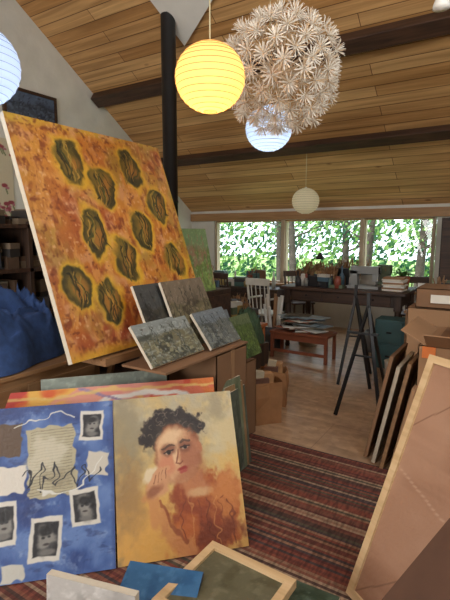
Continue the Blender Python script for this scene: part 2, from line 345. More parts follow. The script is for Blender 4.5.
def p_blue(U0,V0):
    U=U0+(fbm(U0*14,V0*14,91)-.5)*.012; V=V0+(fbm(U0*14,V0*14,95)-.5)*.012
    p=P(U,V,(64,92,150)); a=fbm(U*5,V*5,11); f=fbm(U*20,V*20,12)
    p.mix((104,132,182),ss(.45,.75,a)*.8); p.mix((38,56,110),ss(.45,.75,1-a)*.85); p.mix((144,164,196),ss(.58,.8,f)*.5); p.mix((36,50,96),ss(.6,.8,fbm(U*16,V*30,14))*.5)
    for (x0,x1,y0,y1,c,g) in [(.56,.80,.14,.56,(170,162,134),-4),(.40,.55,.36,.52,(208,202,190),5),(.86,.97,.32,.46,(194,188,174),8),(.40,.52,.10,.30,(88,68,50),3),(.1,.3,.1,.5,(186,176,142),3),(.1,.32,.62,.9,(216,210,198),-3),(.46,.56,.90,.99,(190,188,178),0)]:
        p.rect(x0,x1,y0,y1,c,g,1,.004,.012)
    for k in range(22):
        y=.16+k*.018; p.line([(.57,y+.008),(.785,y-.006)],.0022,(112,106,86),.75,.003,k)
    p.ell(.66,.3,.08,.1,(198,192,172),20,.5,.9,77,.7); p.ell(.72,.44,.06,.05,(140,132,108),0,.5,.9,78,.6)
    for (x,y,w,h,g) in [(.885,.15,.125,.19,3),(.85,.64,.145,.21,-4),(.66,.79,.15,.24,3),(.46,.68,.12,.24,-2),(.2,.3,.12,.2,2),(.2,.76,.12,.2,0)]:
        p.rect(x-w/2,x+w/2,y-h/2,y+h/2,(206,202,192),g); p.rect(x-w*.38,x+w*.38,y-h*.38,y+h*.38,(36,36,40),g)
        p.ell(x,y,w*.25,h*.28,(132,130,124),g,.4,.8,int(x*90)); p.ell(x,y-h*.17,w*.24,h*.12,(34,34,36),0,.4,.7,3)
        p.ell(x-w*.08,y-.006,w*.06,h*.03,(44,44,46),0,.5,.4,3); p.ell(x+w*.1,y-.008,w*.06,h*.03,(44,44,46),0,.5,.4,3); p.ell(x+.002,y+h*.12,w*.09,h*.025,(60,54,54),0,.5,.4,3); p.ell(x+w*.02,y+h*.3,w*.22,h*.07,(110,108,104),0,.5,.6,5)
    z=[(.52,.44),(.58,.40),(.56,.50),(.63,.36),(.64,.52),(.70,.38),(.71,.50),(.78,.42),(.79,.50),(.86,.40),(.88,.50),(.93,.42)]
    p.line(z,.004,(28,30,38),.9,.024,3)
    p.line([(.6,.52),(.72,.55),(.84,.5),(.94,.36)],.004,(214,214,206),.9,.02,8); p.line([(.5,.12),(.7,.06),(.8,.1)],.004,(210,208,196),.9,.02,9)
    p.mix((44,60,110),ss(.975,1,U)*.6)
    return p.c
def p_abs(U,V):
    U,V=U+(fbm(U*5,V*5,91)-.5)*.1,V+(fbm(U*5,V*5,95)-.5)*.1
    p=P(U,V,(206,92,44)); a=fbm(U*4,V*2,21,3); f=fbm(U*6,V*5,22)
    p.mix((222,170,76),ss(.5,.56,a)); p.mix((190,62,50),ss(.55,.6,f)); p.mix((216,146,136),ss(.52,.58,fbm(U*4,V*4,25))*.9)
    p.mix((200,78,40),ss(.62,.8,U)*.6)
    p.line([(.36,.3),(.48,.1),(.66,.06),(.84,.12),(.97,.3)],.02,(228,222,212),1); p.line([(.35,.02),(.5,.1),(.7,.2)],.01,(150,130,160),1)
    p.line([(.0,.02),(.3,.06),(.5,.03),(1,.04)],.012,(220,188,110),.8)
    return p.c
def land(sky,mid,dk,seed,hor=.35):
    def fn(U,V):
        U,V=U+(fbm(U*9,V*9,seed+91)-.5)*.05,V+(fbm(U*9,V*9,seed+95)-.5)*.05
        p=P(U,V,sky); a=fbm(U*6,V*6,seed); n=fbm(U*3,V*0+.5,seed+1)
        p.mix(mid,ss(hor-.03,hor+.03,V+.18*(n-.5))); p.mix(dk,ss(.5,.62,a)*ss(hor-.2,hor+.1,V+.3*(n-.5))*.85)
        p.mix(tuple(min(255,c*1.4) for c in mid),ss(.52,.7,fbm(U*14,V*14,seed+3))*ss(hor,.6,V)*.8)
        for i in range(7):
            x=.06+.14*i+.06*math.sin(seed+i*2); p.line([(x,.9),(x+.02,.5),(x+.05*math.sin(i+seed),.12)],.009,dk,.85,.025,seed+i)
            p.line([(x+.02,.5),(x+.08,.28)],.006,dk,.8,.025,seed+i); p.line([(x+.01,.9),(x-.04,.7)],.005,tuple(min(255,c*1.5) for c in mid),.8,.02,seed+i)
        p.mix(tuple(c*.8 for c in sky),ss(.5,.7,fbm(U*10,V*10,seed+8))*.4); p.mix(tuple(min(255,c*1.25) for c in sky),ss(.6,.8,fbm(U*30,V*30,seed+9,2))*.6)
        return p.c
    return fn
def flat(c,var=20,seed=5):
    def fn(U,V):
        p=P(U,V,c); a=fbm(U*7,V*7,seed); p.mix(tuple(max(0,x-var) for x in c),ss(.45,.7,a)); p.mix(tuple(min(255,x+var) for x in c),ss(.55,.75,fbm(U*12,V*12,seed+3))); return p.c
    return fn
def s2l(c):
    c=np.clip(c/255.,0,1); return np.where(c<=.04045,c/12.92,((c+.055)/1.055)**2.4)

def canvas(name,bl,wdir,lean,w,h,t,paint,res=80,edge=None,frame=None,tilt=0):
    """bl: world position of bottom-left front corner, wdir horizontal dir"""
    wd=Vector((wdir[0],wdir[1],0)).normalized(); yd=Vector((0,0,1)).cross(wd)
    q=math.radians(lean); up=yd*math.sin(q)+Vector((0,0,1))*math.cos(q)
    bk=up.cross(wd)
    M=Matrix(((wd.x,bk.x,up.x,bl[0]),(wd.y,bk.y,up.y,bl[1]),(wd.z,bk.z,up.z,bl[2]),(0,0,0,1)))
    edge=edge or M_canvas
    nx=max(2,int(res*w/max(w,h))); nz=max(2,int(res*h/max(w,h)))
    X,Z=np.meshgrid(np.linspace(0,w,nx+1),np.linspace(0,h,nz+1)); X=X.ravel();Z=Z.ravel()
    me=bpy.data.meshes.new(name); vs=[(x,0,z) for x,z in zip(X,Z)]; fs=[];mi=[]
    for j in range(nz):
        for i in range(nx):
            a=j*(nx+1)+i; fs.append((a,a+1,a+nx+2,a+nx+1)); mi.append(0)
    def bx(x0,x1,y0,y1,z0,z1,k,front=True):
        o=len(vs); vs.extend([(x0,y0,z0),(x1,y0,z0),(x1,y1,z0),(x0,y1,z0),(x0,y0,z1),(x1,y0,z1),(x1,y1,z1),(x0,y1,z1)])
        F=[(0,3,2,1),(4,5,6,7),(1,2,6,5),(2,3,7,6),(3,0,4,7)]+([(0,1,5,4)] if front else [])
        for f in F: fs.append(tuple(o+i for i in f)); mi.append(k)
    bx(0,w,0.0004,min(.004,t*.4),0,h,1,True)
    s=min(.045,w*.12)
    for (x0,x1,z0,z1) in((0,w,0,s),(0,w,h-s,h),(0,s,s,h-s),(w-s,w,s,h-s)): bx(x0,x1,.003,t,z0,z1,1)
    if w>.5: bx(w/2-.02,w/2+.02,.006,t*.9,s,h-s,2)
    if frame:
        f=frame[0]; g=.012
        for (x0,x1,z0,z1) in((-g,w+g,-g,f),(-g,w+g,h-f,h+g),(-g,f,f,h-f),(w-f,w+g,f,h-f)): bx(x0,x1,-g,t+.002,z0,z1,3)
    me.from_pydata(vs,[],fs)
    me.materials.append(M_paint if paint else edge); me.materials.append(edge); me.materials.append(M_pale); me.materials.append(frame[1] if frame else M_pale)
    for p,k in zip(me.polygons,mi): p.material_index=k
    ca=me.color_attributes.new('Col','FLOAT_COLOR','POINT')
    col=np.ones((len(vs),4)); 
    if paint: col[:len(X),:3]=s2l(paint(X/w,1-Z/h))
    ca.data.foreach_set('color',col.ravel().astype(np.float32))
    me.update()
    o=bpy.data.objects.new(name,me); S.collection.objects.link(o); o.matrix_world=M; return o
Ydir=(0,1)
def ldir(a): # direction given in survey frame angle from right axis
    v=W(math.cos(math.radians(a)),math.sin(math.radians(a)))
    return (v.x,v.y)

# ---------------- rug ----------------
b=B(); b.box(-3.1,-.32,.2,3.1,0.001,.014,M_rug); b.obj('striped_rug',loc=Vector((0,0,0)))

# ---------------- big paintings ----------------
canvas('abstract_orange_painting',(-1.977,1.587,.915),Ydir,19.5,1.30,1.45,.035,p_orange,360)
b=B()
for y in (2.42,2.78):
    b.bar((-1.98,y,0),(-2.62,y-.1,2.15),.05,.03,M_oak,(0,1,0))
b.bar((-2.9,2.6,0),(-2.45,2.6,1.7),.05,.03,M_oak,(0,1,0))
b.box(-2.10,-1.90,1.75,2.92,.87,.9,M_oak); b.box(-1.925,-1.90,1.75,2.92,.9,.915,M_oak)
b.box(-2.62,-2.1,2.58,2.62,.8,.86,M_oak)
b.obj('wooden_easel')
p0=W(-.514,2.006,.022); canvas('portrait_painting',p0,ldir(13.7),30,.656,.80,.035,p_portrait,340)
a=math.radians(12.5); wb=.95
p0=W(-.522-wb*math.cos(a),2.0-wb*math.sin(a),.022); canvas('blue_collage_painting',p0,ldir(12.5),30,wb,.80,.035,p_blue,340)
p0=W(-1.17,2.20,.022); canvas('abstract_red_painting',p0,ldir(14.5),20,1.20,.755,.03,p_abs,160)
p0=W(-1.02,2.42,.022); canvas('grey_landscape_painting',p0,ldir(18),14,.74,.765,.03,land((150,160,150),(120,120,90),(90,90,84),41),90)

b=B(); t=.006
def carton(b,x0,x1,y0,y1,z0,z1,mat,flaps=True,open_=True):
    b.box(x0,x1,y0,y0+t,z0,z1,mat); b.box(x0,x1,y1-t,y1,z0,z1,mat); b.box(x0,x0+t,y0,y1,z0,z1,mat); b.box(x1-t,x1,y0,y1,z0,z1,mat); b.box(x0,x1,y0,y1,z0,z0+t,mat)
    if not open_: b.box(x0,x1,y0,y1,z1-t,z1,mat)
carton(b,-1.95,-1.56,2.36,2.74,0.0,.845,M_card2,False,False)
b.box(-1.559,-1.555,2.53,2.57,0,.845,plain((150,116,84),.5)); b.obj('tall_cardboard_box')
b=B(); b.box(-1.89,-1.56,1.86,2.76,.847,.862,M_card2); b.obj('drawing_board',bevel=.003)
st=[((-1.64,1.85),.87,37,.49,.27,land((138,146,144),(112,110,88),(62,66,60),51)),
    ((-1.60,2.37),.87,37,.36,.27,land((112,122,128),(100,104,98),(56,62,62),52)),
    ((-1.72,2.02),.88,25,.40,.45,land((70,72,72),(60,58,50),(36,36,34),53)),
    ((-1.71,2.22),.885,24,.44,.45,land((120,108,92),(100,94,72),(62,56,46),54)),
    ]
for i,(p,z,ln,w,h,fn) in enumerate(st):
    canvas('landscape_painting',(p[0]-(.0 if i<2 else .03*(3-i)),p[1],z+.011),Ydir,ln,w,h,.02,fn,130)
b=B(); carton(b,-2.2,-1.72,2.80,3.18,0,.62,M_card2,False,False); b.obj('storage_crate')
canvas('landscape_painting',(-1.80,2.80,.64),Ydir,22,.30,.40,.02,land((110,116,120),(90,96,92),(50,56,56),55),80)
canvas('landscape_painting',(-1.735,2.96,.64),Ydir,24,.35,.35,.02,land((96,110,76),(84,104,52),(50,66,36),56,.2),80)
for i in range(3):
    canvas('stretched_canvas',(-1.50+.012*i,2.40+.035*i,.014),ldir(52+4*i),6,.22,.64-.04*i,.02,flat([(112,120,96),(150,120,84),(88,96,84)][i]),40)
b=B(); b.box(-3.15,-2.62,3.35,4.25,0,1.03,M_darkz); b.box(-2.62,-2.60,3.4,3.79,.08,.98,M_dark); b.box(-2.62,-2.60,3.82,4.2,.08,.98,M_dark)
b.obj('dark_cabinet',bevel=.005)
canvas('green_landscape_painting',(-2.63,3.45,1.04),Ydir,12,.52,.64,.02,land((140,170,120),(120,144,76),(180,136,116),61,.3),90)
M_bag=plain((160,114,74),.8,.12,9,0,.3)
def bag(loc,rot,w_,d_,h_,seed):
    r=random.Random(seed); b=B(); vs=[]
    for (s_,z) in((1,0),(1.03,.33),(1.07,.66),(1.0,.93),(.97,1.0)):
        for (x,y) in((-1,-1),(-.3,-1.08),(.35,-.94),(1,-1),(1.05,0),(1,1),(0,1.06),(-1,1),(-.95,0)):
            vs.append((x*w_*s_+r.uniform(-.01,.01),y*d_*s_+r.uniform(-.01,.01),z*h_+(r.uniform(-.02,.02) if z>.9 else 0)))
    fs=[(j*9+i,j*9+(i+1)%9,(j+1)*9+(i+1)%9,(j+1)*9+i) for j in range(4) for i in range(9)]; fs.append(tuple(reversed(range(9))))
    b.add(vs,fs,M_bag)
    b.box(-w_*.6,w_*.4,-d_*.6,d_*.5,h_*.5,h_*1.08,plain((110,76,60),.7,.2,20)); b.box(-w_*.1,w_*.7,-d_*.2,d_*.7,h_*.5,h_*1.16,plain((180,134,90),.7,.2,20)); b.box(-w_*.8,-w_*.2,-d_*.3,d_*.3,h_*.5,h_*1.22,plain((190,176,150),.7,.1,20),Matrix.Rotation(.15,4,'Y'))
    b.obj('paper_bag',loc=loc,rot=rot)
bag(Vector((-1.80,3.40,0)),PSI+.2,.165,.10,.36,1); bag(Vector((-1.90,3.85,0)),PSI-.2,.13,.10,.34,2)

# ---------------- foreground stack ----------------
canvas('stretched_canvas',W(-.66,1.50,.0),ldir(-17),4,.36,.375,.03,flat((186,184,180)),40)
def flatcanvas(name,c,z,rot,w,h,t,paint,frame=None,pitch=86,edge=None):
    dv=ldir(rot); return canvas(name,(c.x,c.y,z),dv,pitch,w,h,t,paint,60,edge,frame)
b=B(); b.box(-.25,.26,-.20,.17,0,.18,M_card2); b.box(-.2,.24,-.19,.13,.182,.205,M_dark); b.obj('flat_art_box',loc=W(.06,1.44,0),rot=PSI-.45)
flatcanvas('green_canvas',W(-.09,1.55,0),.215,-30,.44,.30,.02,flat((62,78,62)),None,88)
flatcanvas('blue_canvas',W(-.44,1.37,0),.22,-12,.30,.32,.025,flat((52,100,142),14),None,72,plain((70,70,74),.7))
flatcanvas('framed_canvas',W(-.25,1.50,0),.285,-35,.37,.35,.02,flat((96,92,70),14),(.022,M_pale),88)

# ---------------- right hand panels ----------------
q=math.atan2(-.92,.39)
def p_ply(U,V):
    p=P(U,V,(166,126,100)); p.mix((142,102,78),ss(.45,.7,fbm(U*2,V*14,3))*.5); p.mix((184,146,120),ss(.5,.75,fbm(U*3,V*3,9))*.5)
    p.line([(0,1),(.5,.5),(1,.05)],.0025,(110,76,56),.7,.002); p.line([(0,.3),(.3,0)],.0025,(110,76,56),.7,.002); p.line([(0,.45),(1,.8)],.003,(200,168,142),.6,.002)
    p.line([(.3,0),(.3,1)],.004,(198,166,136),.8,.001); p.line([(.308,0),(.308,1)],.002,(100,70,50),.8,.001)
    return p.c
canvas('framed_plywood_panel',W(.555,1.84,.035),ldir(math.degrees(q)),21.5,1.15,1.10,.04,p_ply,150,M_pale,(.022,M_pale))
canvas('cardboard_sheet',W(.20,1.315,.03),ldir(math.degrees(math.atan2(-.936,.351))),50,.8,.86,.02,None,10,plain((88,60,44),.8))
b=B(); b.box(-.28,.28,-.45,.45,0,.88,M_card); b.obj('cardboard_box',loc=W(1.50,1.66,0),rot=PSI+math.radians(23))
for i in range(4):
    canvas('stretched_canvas',(-.84+.07*i,3.70-.06*i,.012),(0,-1),11,.50,.78-.05*i+.1*(i==2),.025,flat([(140,118,96),(140,126,106),(112,90,70),(150,124,96)][i]),30,[M_card2,plain((180,166,144),.8),M_oak,M_card][i])
b=B(); carton(b,-.50,.2,3.12,3.85,0,.90,M_card,False,False); b.box(-.4,.1,3.2,3.7,.9,.93,M_card2); b.bar((-.47,3.45,.9),(-.62,3.45,.98),.6,.006,M_card); b.bar((-.15,3.12,.9),(-.15,2.96,1.0),.6,.006,M_card)
b.box(-.503,-.500,3.2,3.75,.40,.43,plain((180,150,112),.5)); b.obj('cardboard_box')
b=B(); b.box(-.30,.25,3.2,3.7,.935,1.10,M_card2); b.box(-.302,-.30,3.3,3.5,.98,1.06,M_paper); b.obj('cardboard_box',bevel=.004)
b=B(); carton(b,-.78,-.1,4.2,4.8,.0,.98,M_card,False,False); b.obj('cardboard_box')
b=B(); carton(b,-.72,-.15,4.22,4.7,.985,1.15,M_card2,False,False); b.box(-.6,-.4,4.21,4.215,1.03,1.1,M_paper); b.obj('cardboard_box')
b=B(); b.box(-.475,-.395,3.113,3.118,.82,.895,plain((226,124,54),.6)); b.obj('orange_label')

# ---------------- black tripod easels ----------------
def tripod(ap,feet,extra):
    b=B()
    for f in feet: b.bar(ap,f+Vector((0,0,.003)),.028,.020,M_black)
    b.bar(ap.lerp(feet[0],.45),ap.lerp(feet[1],.45),.020,.014,M_black)
    b.bar(ap+Vector((0,0,-.1)),ap+Vector((0,0,.12)),.03,.022,M_black)
    if extra: b.bar(ap.lerp(feet[0],.25)+Vector((-.12,0,0)),ap.lerp(feet[1],.25)+Vector((.06,0,0)),.03,.02,M_black)
    b.obj('tripod_easel')
tripod(W(1.31,4.15,.96),[W(.99,3.95),W(1.32,3.72),W(1.70,4.70)],True)
tripod(W(1.42,4.95,.95),[W(1.22,4.8),W(1.52,4.65),W(1.70,5.2)],False)

# ---------------- desk ----------------
DX0,DX1,DY0,DY1,DZ=-2.80,-1.20,6.02,6.86,.88
b=B(); b.box(DX0-.06,DX1+.06,DY0-.05,DY1+.03,DZ-.04,DZ,M_dark); b.box(DX0+.02,DX1-.02,DY0+.02,DY1-.02,DZ-.20,DZ-.041,M_darkz)
for x in(DX0+.04,DX1-.04):
    for y in(DY0+.04,DY1-.04):
        b.box(x-.045,x+.045,y-.045,y+.045,DZ-.24,DZ-.041,M_darkz)
        b.lathe([(.030,0),(.038,.03),(.028,.06),(.048,.2),(.038,.36),(.050,.5),(.038,.6),(.045,DZ-.23)],M_darkz,(x,y,0),12)
for k in range(3):
    x0=DX0+.12+k*.46; b.box(x0,x0+.43,DY0+.005,DY0+.02,DZ-.185,DZ-.05,M_dark); b.lathe([(.001,-.0),(.014,.004),(.014,.02),(.001,.024)],M_iron,n=10,M=Matrix.Translation((x0+.21,DY0+.005,DZ-.11))@Matrix.Rotation(math.pi/2,4,'X'))
b.obj('writing_desk',bevel=.004)
def clutter(name,x0,x1,y0,y1,z,n,seed,hmax=.3,mode='mix',cols=None):
    r=random.Random(seed); b=B(); cols=cols or [(206,202,192),(60,58,60),(140,70,54),(70,96,112),(160,130,88),(90,102,78),(190,186,176),(34,36,40),(130,130,126),(110,80,56),(156,134,80),(44,42,44),(76,104,98),(50,46,44)]
    for i in range(n):
        x=r.uniform(x0,x1);y=r.uniform(y0,y1);c=plain(r.choice(cols),.5); k=r.random()
        if mode=='folders': k=.6 if k<.75 else .45
        if mode=='jars': k*=.42 if r.random()<.7 else 1
        if k<.42:
            R=r.uniform(.025,.05);H=r.uniform(.08,hmax*.6); b.lathe([(.001,0),(R,0),(R,H*.75),(R*.7,H*.85),(R*.7,H),(.001,H)],c,(x,y,z),12)
            if r.random()<.6:
                for j in range(7):
                    q=r.uniform(0,6.3);e=r.uniform(.02,.08); b.cyl((x,y,z+H*.8),(x+e*math.cos(q),y+e*math.sin(q),z+H+r.uniform(.1,.2)),.004,M_oak,.006,5)
        elif k<.5:
            H=r.uniform(hmax*.6,hmax); M=Matrix.Translation((x,y,z))@Matrix.Rotation(r.uniform(-.12,.12),4,'X'); b.box(-.1,.12,-.012,.014,.012,H,c,M)
        elif k<.8:
            w=r.uniform(.05,.14);d=r.uniform(.04,.1);H=r.uniform(.03,hmax*.5); a=r.uniform(-.4,.4); zz=0
            for q_ in range(r.randint(1,3)):
                if zz+H>hmax: break
                M=Matrix.Translation((x,y,z+zz))@Matrix.Rotation(a,4,'Z'); b.box(-w,w,-d,d,0,H,plain(r.choice(cols),.6),M); zz+=H+.001; H*=.7; a+=r.uniform(-.3,.3)
        else:
            H=r.uniform(.1,hmax); b.lathe([(.001,0),(.035,0),(.04,H*.5),(.012,H*.7),(.012,H),(.001,H)],c,(x,y,z),12)
    return b.obj(name)
clutter('art_supplies',DX0+.12,-2.05,DY0+.1,DY1-.34,DZ+.001,56,3,.30,'jars')
clutter('brush_jars',-2.45,-1.55,DY1-.14,DY1-.08,DZ+.001,30,8,.36,'jars')
b=B(); g=plain((140,142,140),.4,.1,6); x=-1.74;y=6.34;z=DZ+.001
b.box(x-.22,x+.20,y-.12,y+.12,z,z+.04,g); b.box(x-.2,x-.1,y-.06,y+.06,z+.04,z+.24,g); b.box(x-.2,x+.18,y-.06,y+.06,z+.2,z+.30,g); b.box(x+.1,x+.18,y-.05,y+.05,z+.1,z+.2,g); b.cyl((x+.18,y,z+.25),(x+.2,y,z+.25),.05,M_iron); b.cyl((x+.14,y,z+.04),(x+.14,y,z+.12),.006,M_iron)
b.obj('sewing_machine',bevel=.015)
b=B()
for k in range(8): 
    M=Matrix.Translation((-1.34,6.28,DZ+.001+k*.022))@Matrix.Rotation(random.uniform(-.25,.25),4,'Z'); b.box(-.13,.13,-.11,.11,0,.02,[M_paper,M_card,M_white][k%3],M)
b.obj('paper_pile')
b=B(); x,y=-2.68,6.75
b.lathe([(.001,0),(.07,0),(.07,.02),(.01,.03)],M_black,(x,y,DZ+.001),16); b.cyl((x,y,DZ+.02),(x-.08,y,DZ+.28),.008,M_black); b.cyl((x-.08,y,DZ+.28),(x+.12,y-.05,DZ+.42),.008,M_black); b.lathe([(.02,.06),(.03,.04),(.07,-.04)],M_black,(x+.14,y-.05,DZ+.40),16); b.obj('desk_lamp')
b=B(); b.lathe([(.001,0),(.13,0),(.14,.1),(.12,.26),(.07,.33),(.001,.34)],plain((190,174,148),.85,.15,12,0,.4),(-2.52,6.25,0),14); b.obj('cloth_bag')
b=B(); b.lathe([(.001,0),(.12,0),(.13,.28),(.12,.29),(.11,.05)],plain((110,110,108),.4),(-1.6,6.4,0),16); b.obj('waste_bin')
b=B(); mb=plain((132,74,50),.5)
bx0,bx1,by0,by1=-2.70,-1.90,5.35,5.72
b.box(bx0,bx1,by0,by1,.33,.36,mb)
for x in(bx0+.03,bx1-.03):
    for y in(by0+.03,by1-.03): b.bar((x,y,0),(x,y,.33),.04,.04,mb)
b.box(bx0+.03,bx1-.03,by0+.02,by0+.04,.25,.33,mb); b.box(bx0+.03,bx1-.03,by0+.02,by0+.04,.08,.12,mb); b.obj('wooden_bench',bevel=.004)
b=B(); r=random.Random(5)
for k in range(26):
    M=Matrix.Translation((r.uniform(bx0+.2,bx1-.2),by0+.18+r.uniform(-.04,.04),.362+k*.008))@Matrix.Rotation(r.uniform(-.6,.6),4,'Z'); b.box(-.16,.16,-.11,.11,0,.007,r.choice([M_paper,M_white,plain((140,156,164),.7),plain((180,116,92),.7),plain((70,90,110),.7),plain((90,84,70),.7)]),M)
b.obj('paper_pile')
def chair(name,loc,rot,mat,arms=False):
    b=B(); b.box(-.2,.2,-.2,.2,.43,.46,mat)
    for x in(-.17,.17):
        b.cyl((x*1.15,-.19,0),(x,-.16,.43),.018,mat); b.cyl((x*1.15,.21,0),(x,.17,.43),.018,mat); b.cyl((x,.18,.46),(x*1.05,.25,.98),.018,mat)
        b.cyl((x*1.08,-.18,.18),(x*1.08,.19,.2),.01,mat)
        if arms: b.cyl((x*1.1,-.14,.46),(x*1.1,-.14,.66),.012,mat); b.cyl((x*1.1,-.17,.67),(x*1.1,.2,.68),.016,mat)
    for k in range(4): b.cyl((-.105+.07*k,.18,.46),(-.115+.077*k,.245,.9),.009,mat)
    b.box(-.2,.2,.235,.262,.88,.98,mat); b.cyl((-.18,-.18,.22),(.18,-.18,.22),.01,mat)
    b.obj(name,loc=loc,rot=rot,bevel=.003)
chair('wooden_chair',W(.62,6.85,0),PSI+2.5,plain((206,202,190),.5),True)
chair('wooden_chair',W(1.30,7.95,0),PSI+.3,M_dark)
chair('wooden_chair',Vector((-4.15,6.7,0)),2.9,M_dark)
chair('wooden_chair',Vector((-1.25,7.2,0)),.2,M_dark)
b=B(); b.box(-1.0,.3,5.2,5.7,.76,.79,M_oak)
for x in(-.96,.26):
    for y in(5.24,5.66): b.bar((x,y,0),(x,y,.76),.05,.05,M_oak)
b.box(-.96,.26,5.24,5.66,.3,.33,M_oak); b.obj('side_table',bevel=.003)
clutter('paint_bottles',-.90,.18,5.30,5.58,.791,56,9,.34)
b=B(); tl=plain((52,86,88),.5); b.box(-1.40,-1.06,5.60,5.90,0,.6,tl); b.box(-1.38,-1.08,5.585,5.60,.32,.58,tl); b.box(-1.38,-1.08,5.585,5.60,.03,.29,tl); b.box(-1.26,-1.20,5.57,5.585,.44,.46,M_iron); b.box(-1.26,-1.20,5.57,5.585,.15,.17,M_iron); b.obj('teal_cabinet',bevel=.004)
b=B(); 
b.box(-.95,-.2,7.25,7.66,0,1.85,M_darkz); b.box(-.93,-.59,7.235,7.25,.05,1.8,M_dark); b.box(-.57,-.22,7.235,7.25,.05,1.8,M_dark); b.obj('dark_wardrobe',bevel=.005)
b=B(); b.lathe([(.001,0),(.11,0),(.13,.26),(.135,.27),(.001,.27)],M_white,(-1.0,5.0,0),18); b.obj('plastic_bucket')
b=B(); b.lathe([(.001,0),(.08,0),(.1,.16),(.09,.16),(.001,.14)],plain((170,96,62),.8),(0,0,0),16)
r=random.Random(8); gm=plain((64,110,50),.5,.3,9)
for k in range(46):
    q=r.uniform(0,6.3); L=r.uniform(.15,.3); e=r.uniform(.3,1.1); p0_=Vector((0,0,.14)); d_=Vector((math.cos(q)*math.cos(e),math.sin(q)*math.cos(e),math.sin(e))); p1=p0_+d_*L*.6; p2=p1+Vector((d_.x,d_.y,d_.z-.8))*L*.45; sd=Vector((-math.sin(q),math.cos(q),0))*.012
    b.add([p0_-sd*.3,p0_+sd*.3,p1+sd,p1-sd,p2],[(0,1,2,3),(3,2,4)],gm)
b.obj('spider_plant',loc=Vector((-1.32,6.66,DZ+.002)))

# ---------------- background left under window ----------------
b=B(); b.box(-5.5,-3.5,7.2,7.66,0,.66,M_darkz)
for k in range(4): b.box(-5.45+.49*k,-5.0+.49*k,7.18,7.2,.06,.60,M_dark)
b.obj('low_cupboard',bevel=.004)
clutter('plants_and_pots',-5.35,-3.65,7.31,7.54,.661,54,21,.36)
clutter('window_sill_jars',-3.4,-2.4,7.71,7.73,SILL+.001,14,23,.2,'jars')
b=B(); b.box(-4.3,-3.75,5.55,6.0,.60,.63,M_oak)
for x in(-4.26,-3.79):
    for y in(5.59,5.96): b.bar((x,y,0),(x,y,.60),.045,.045,M_oak)
b.obj('side_table',bevel=.003); clutter('art_supplies',-4.2,-3.85,5.66,5.9,.631,28,31,.34)
b=B(); ob=plain((178,104,58),.5); b.box(-3.10,-2.62,4.75,5.15,.46,.50,ob)
for x in(-3.05,-2.67):
    for y in(4.8,5.1): b.bar((x,y,0),(x,y,.46),.05,.05,ob)
b.box(-3.05,-2.67,4.8,4.82,.34,.46,ob); b.obj('orange_stool',bevel=.006)
clutter('books_and_boxes',-3.0,-2.75,4.85,5.05,.501,14,41,.3)
b=B(); b.box(-5.1,-4.55,5.5,6.1,0,.72,M_white); b.box(-5.12,-4.53,5.48,6.12,.72,.76,plain((120,150,170),.5)); b.obj('plastic_storage_box',bevel=.01)
clutter('paint_cans',-4.98,-4.68,5.62,5.98,.761,20,43,.4)
b=B(); b.box(-3.42,-3.0,5.22,5.62,0,.46,plain((204,198,188),.7)); b.box(-3.43,-2.99,5.20,5.64,.46,.49,plain((90,110,120),.6)); b.obj('storage_tub',bevel=.008)
clutter('books_and_boxes',-3.28,-3.14,5.33,5.52,.491,12,44,.3)
canvas('blue_grey_painting',(-3.78,5.22,.02),(.3,.95),8,.30,.95,.02,land((150,170,186),(96,120,140),(60,70,90),72),60)
# rolled papers standing in a tub
b=B(); b.lathe([(.001,0),(.13,0),(.15,.34),(.14,.34),(.12,.03)],plain((70,74,80),.5),(-2.85,5.75,0),16); r=random.Random(14)
for k in range(9):
    q=r.uniform(0,6.3); e=r.uniform(0,.07); x=-2.85+e*math.cos(q); y=5.75+e*math.sin(q); b.cyl((x,y,.03),(x+.08*math.cos(q),y+.08*math.sin(q),r.uniform(.6,.85)),r.uniform(.016,.028),r.choice([M_paper,M_white,M_card]),None,10)
b.obj('paper_roll_tub')

def drape(name,loc,sx,sy,h,c,seed,rot=0,n=70,fold=1.0):
    u,v=np.meshgrid(np.linspace(-1,1,n+1),np.linspace(-1,1,n+1)); u=u.ravel();v=v.ravel()
    # square to disc mapping keeps the hem closed
    x0=u*np.sqrt(1-v*v/2); y0=v*np.sqrt(1-u*u/2); R=np.minimum(1,np.hypot(x0,y0))
    wu=u+(fbm(u*1.5+seed,v*1.5,seed+20,2)-.5)*1.0; wv=v+(fbm(u*1.5,v*1.5+seed,seed+30,2)-.5)*1.0
    dome=np.clip(1-R**3,0,1)**.55
    ridge=1-np.abs(2*vn(wu*2.6+seed,wv*3.6,seed)-1); ridge2=1-np.abs(2*vn(wu*6-wv*2+seed,wv*5+wu*2,seed+7)-1)
    z=h*dome*(.36+.36*fbm(u*1.6+seed,v*1.6,seed,2)+.30*fold*ridge**2+.13*fold*ridge2**2); z=np.maximum(z,.004)
    sw=1+.10*np.sin(np.arctan2(y0,x0)*5+seed)
    x=x0*sx*sw; y=y0*sy*sw
    vs=list(zip(x.tolist(),y.tolist(),z.tolist())); fs=[(j*(n+1)+i,j*(n+1)+i+1,(j+1)*(n+1)+i+1,(j+1)*(n+1)+i) for j in range(n) for i in range(n)]
    b=B(); b.add(vs,fs,plain(c,.9,.25,20,0,.2),None,True); return b.obj(name,loc=loc,rot=rot)
b=B(); b.box(-2.52,-2.2,3.98,4.35,0,.46,M_darkz); b.obj('wooden_stool')
drape('green_jacket',Vector((-2.36,4.16,.462)),.16,.20,.40,(62,82,58),4)

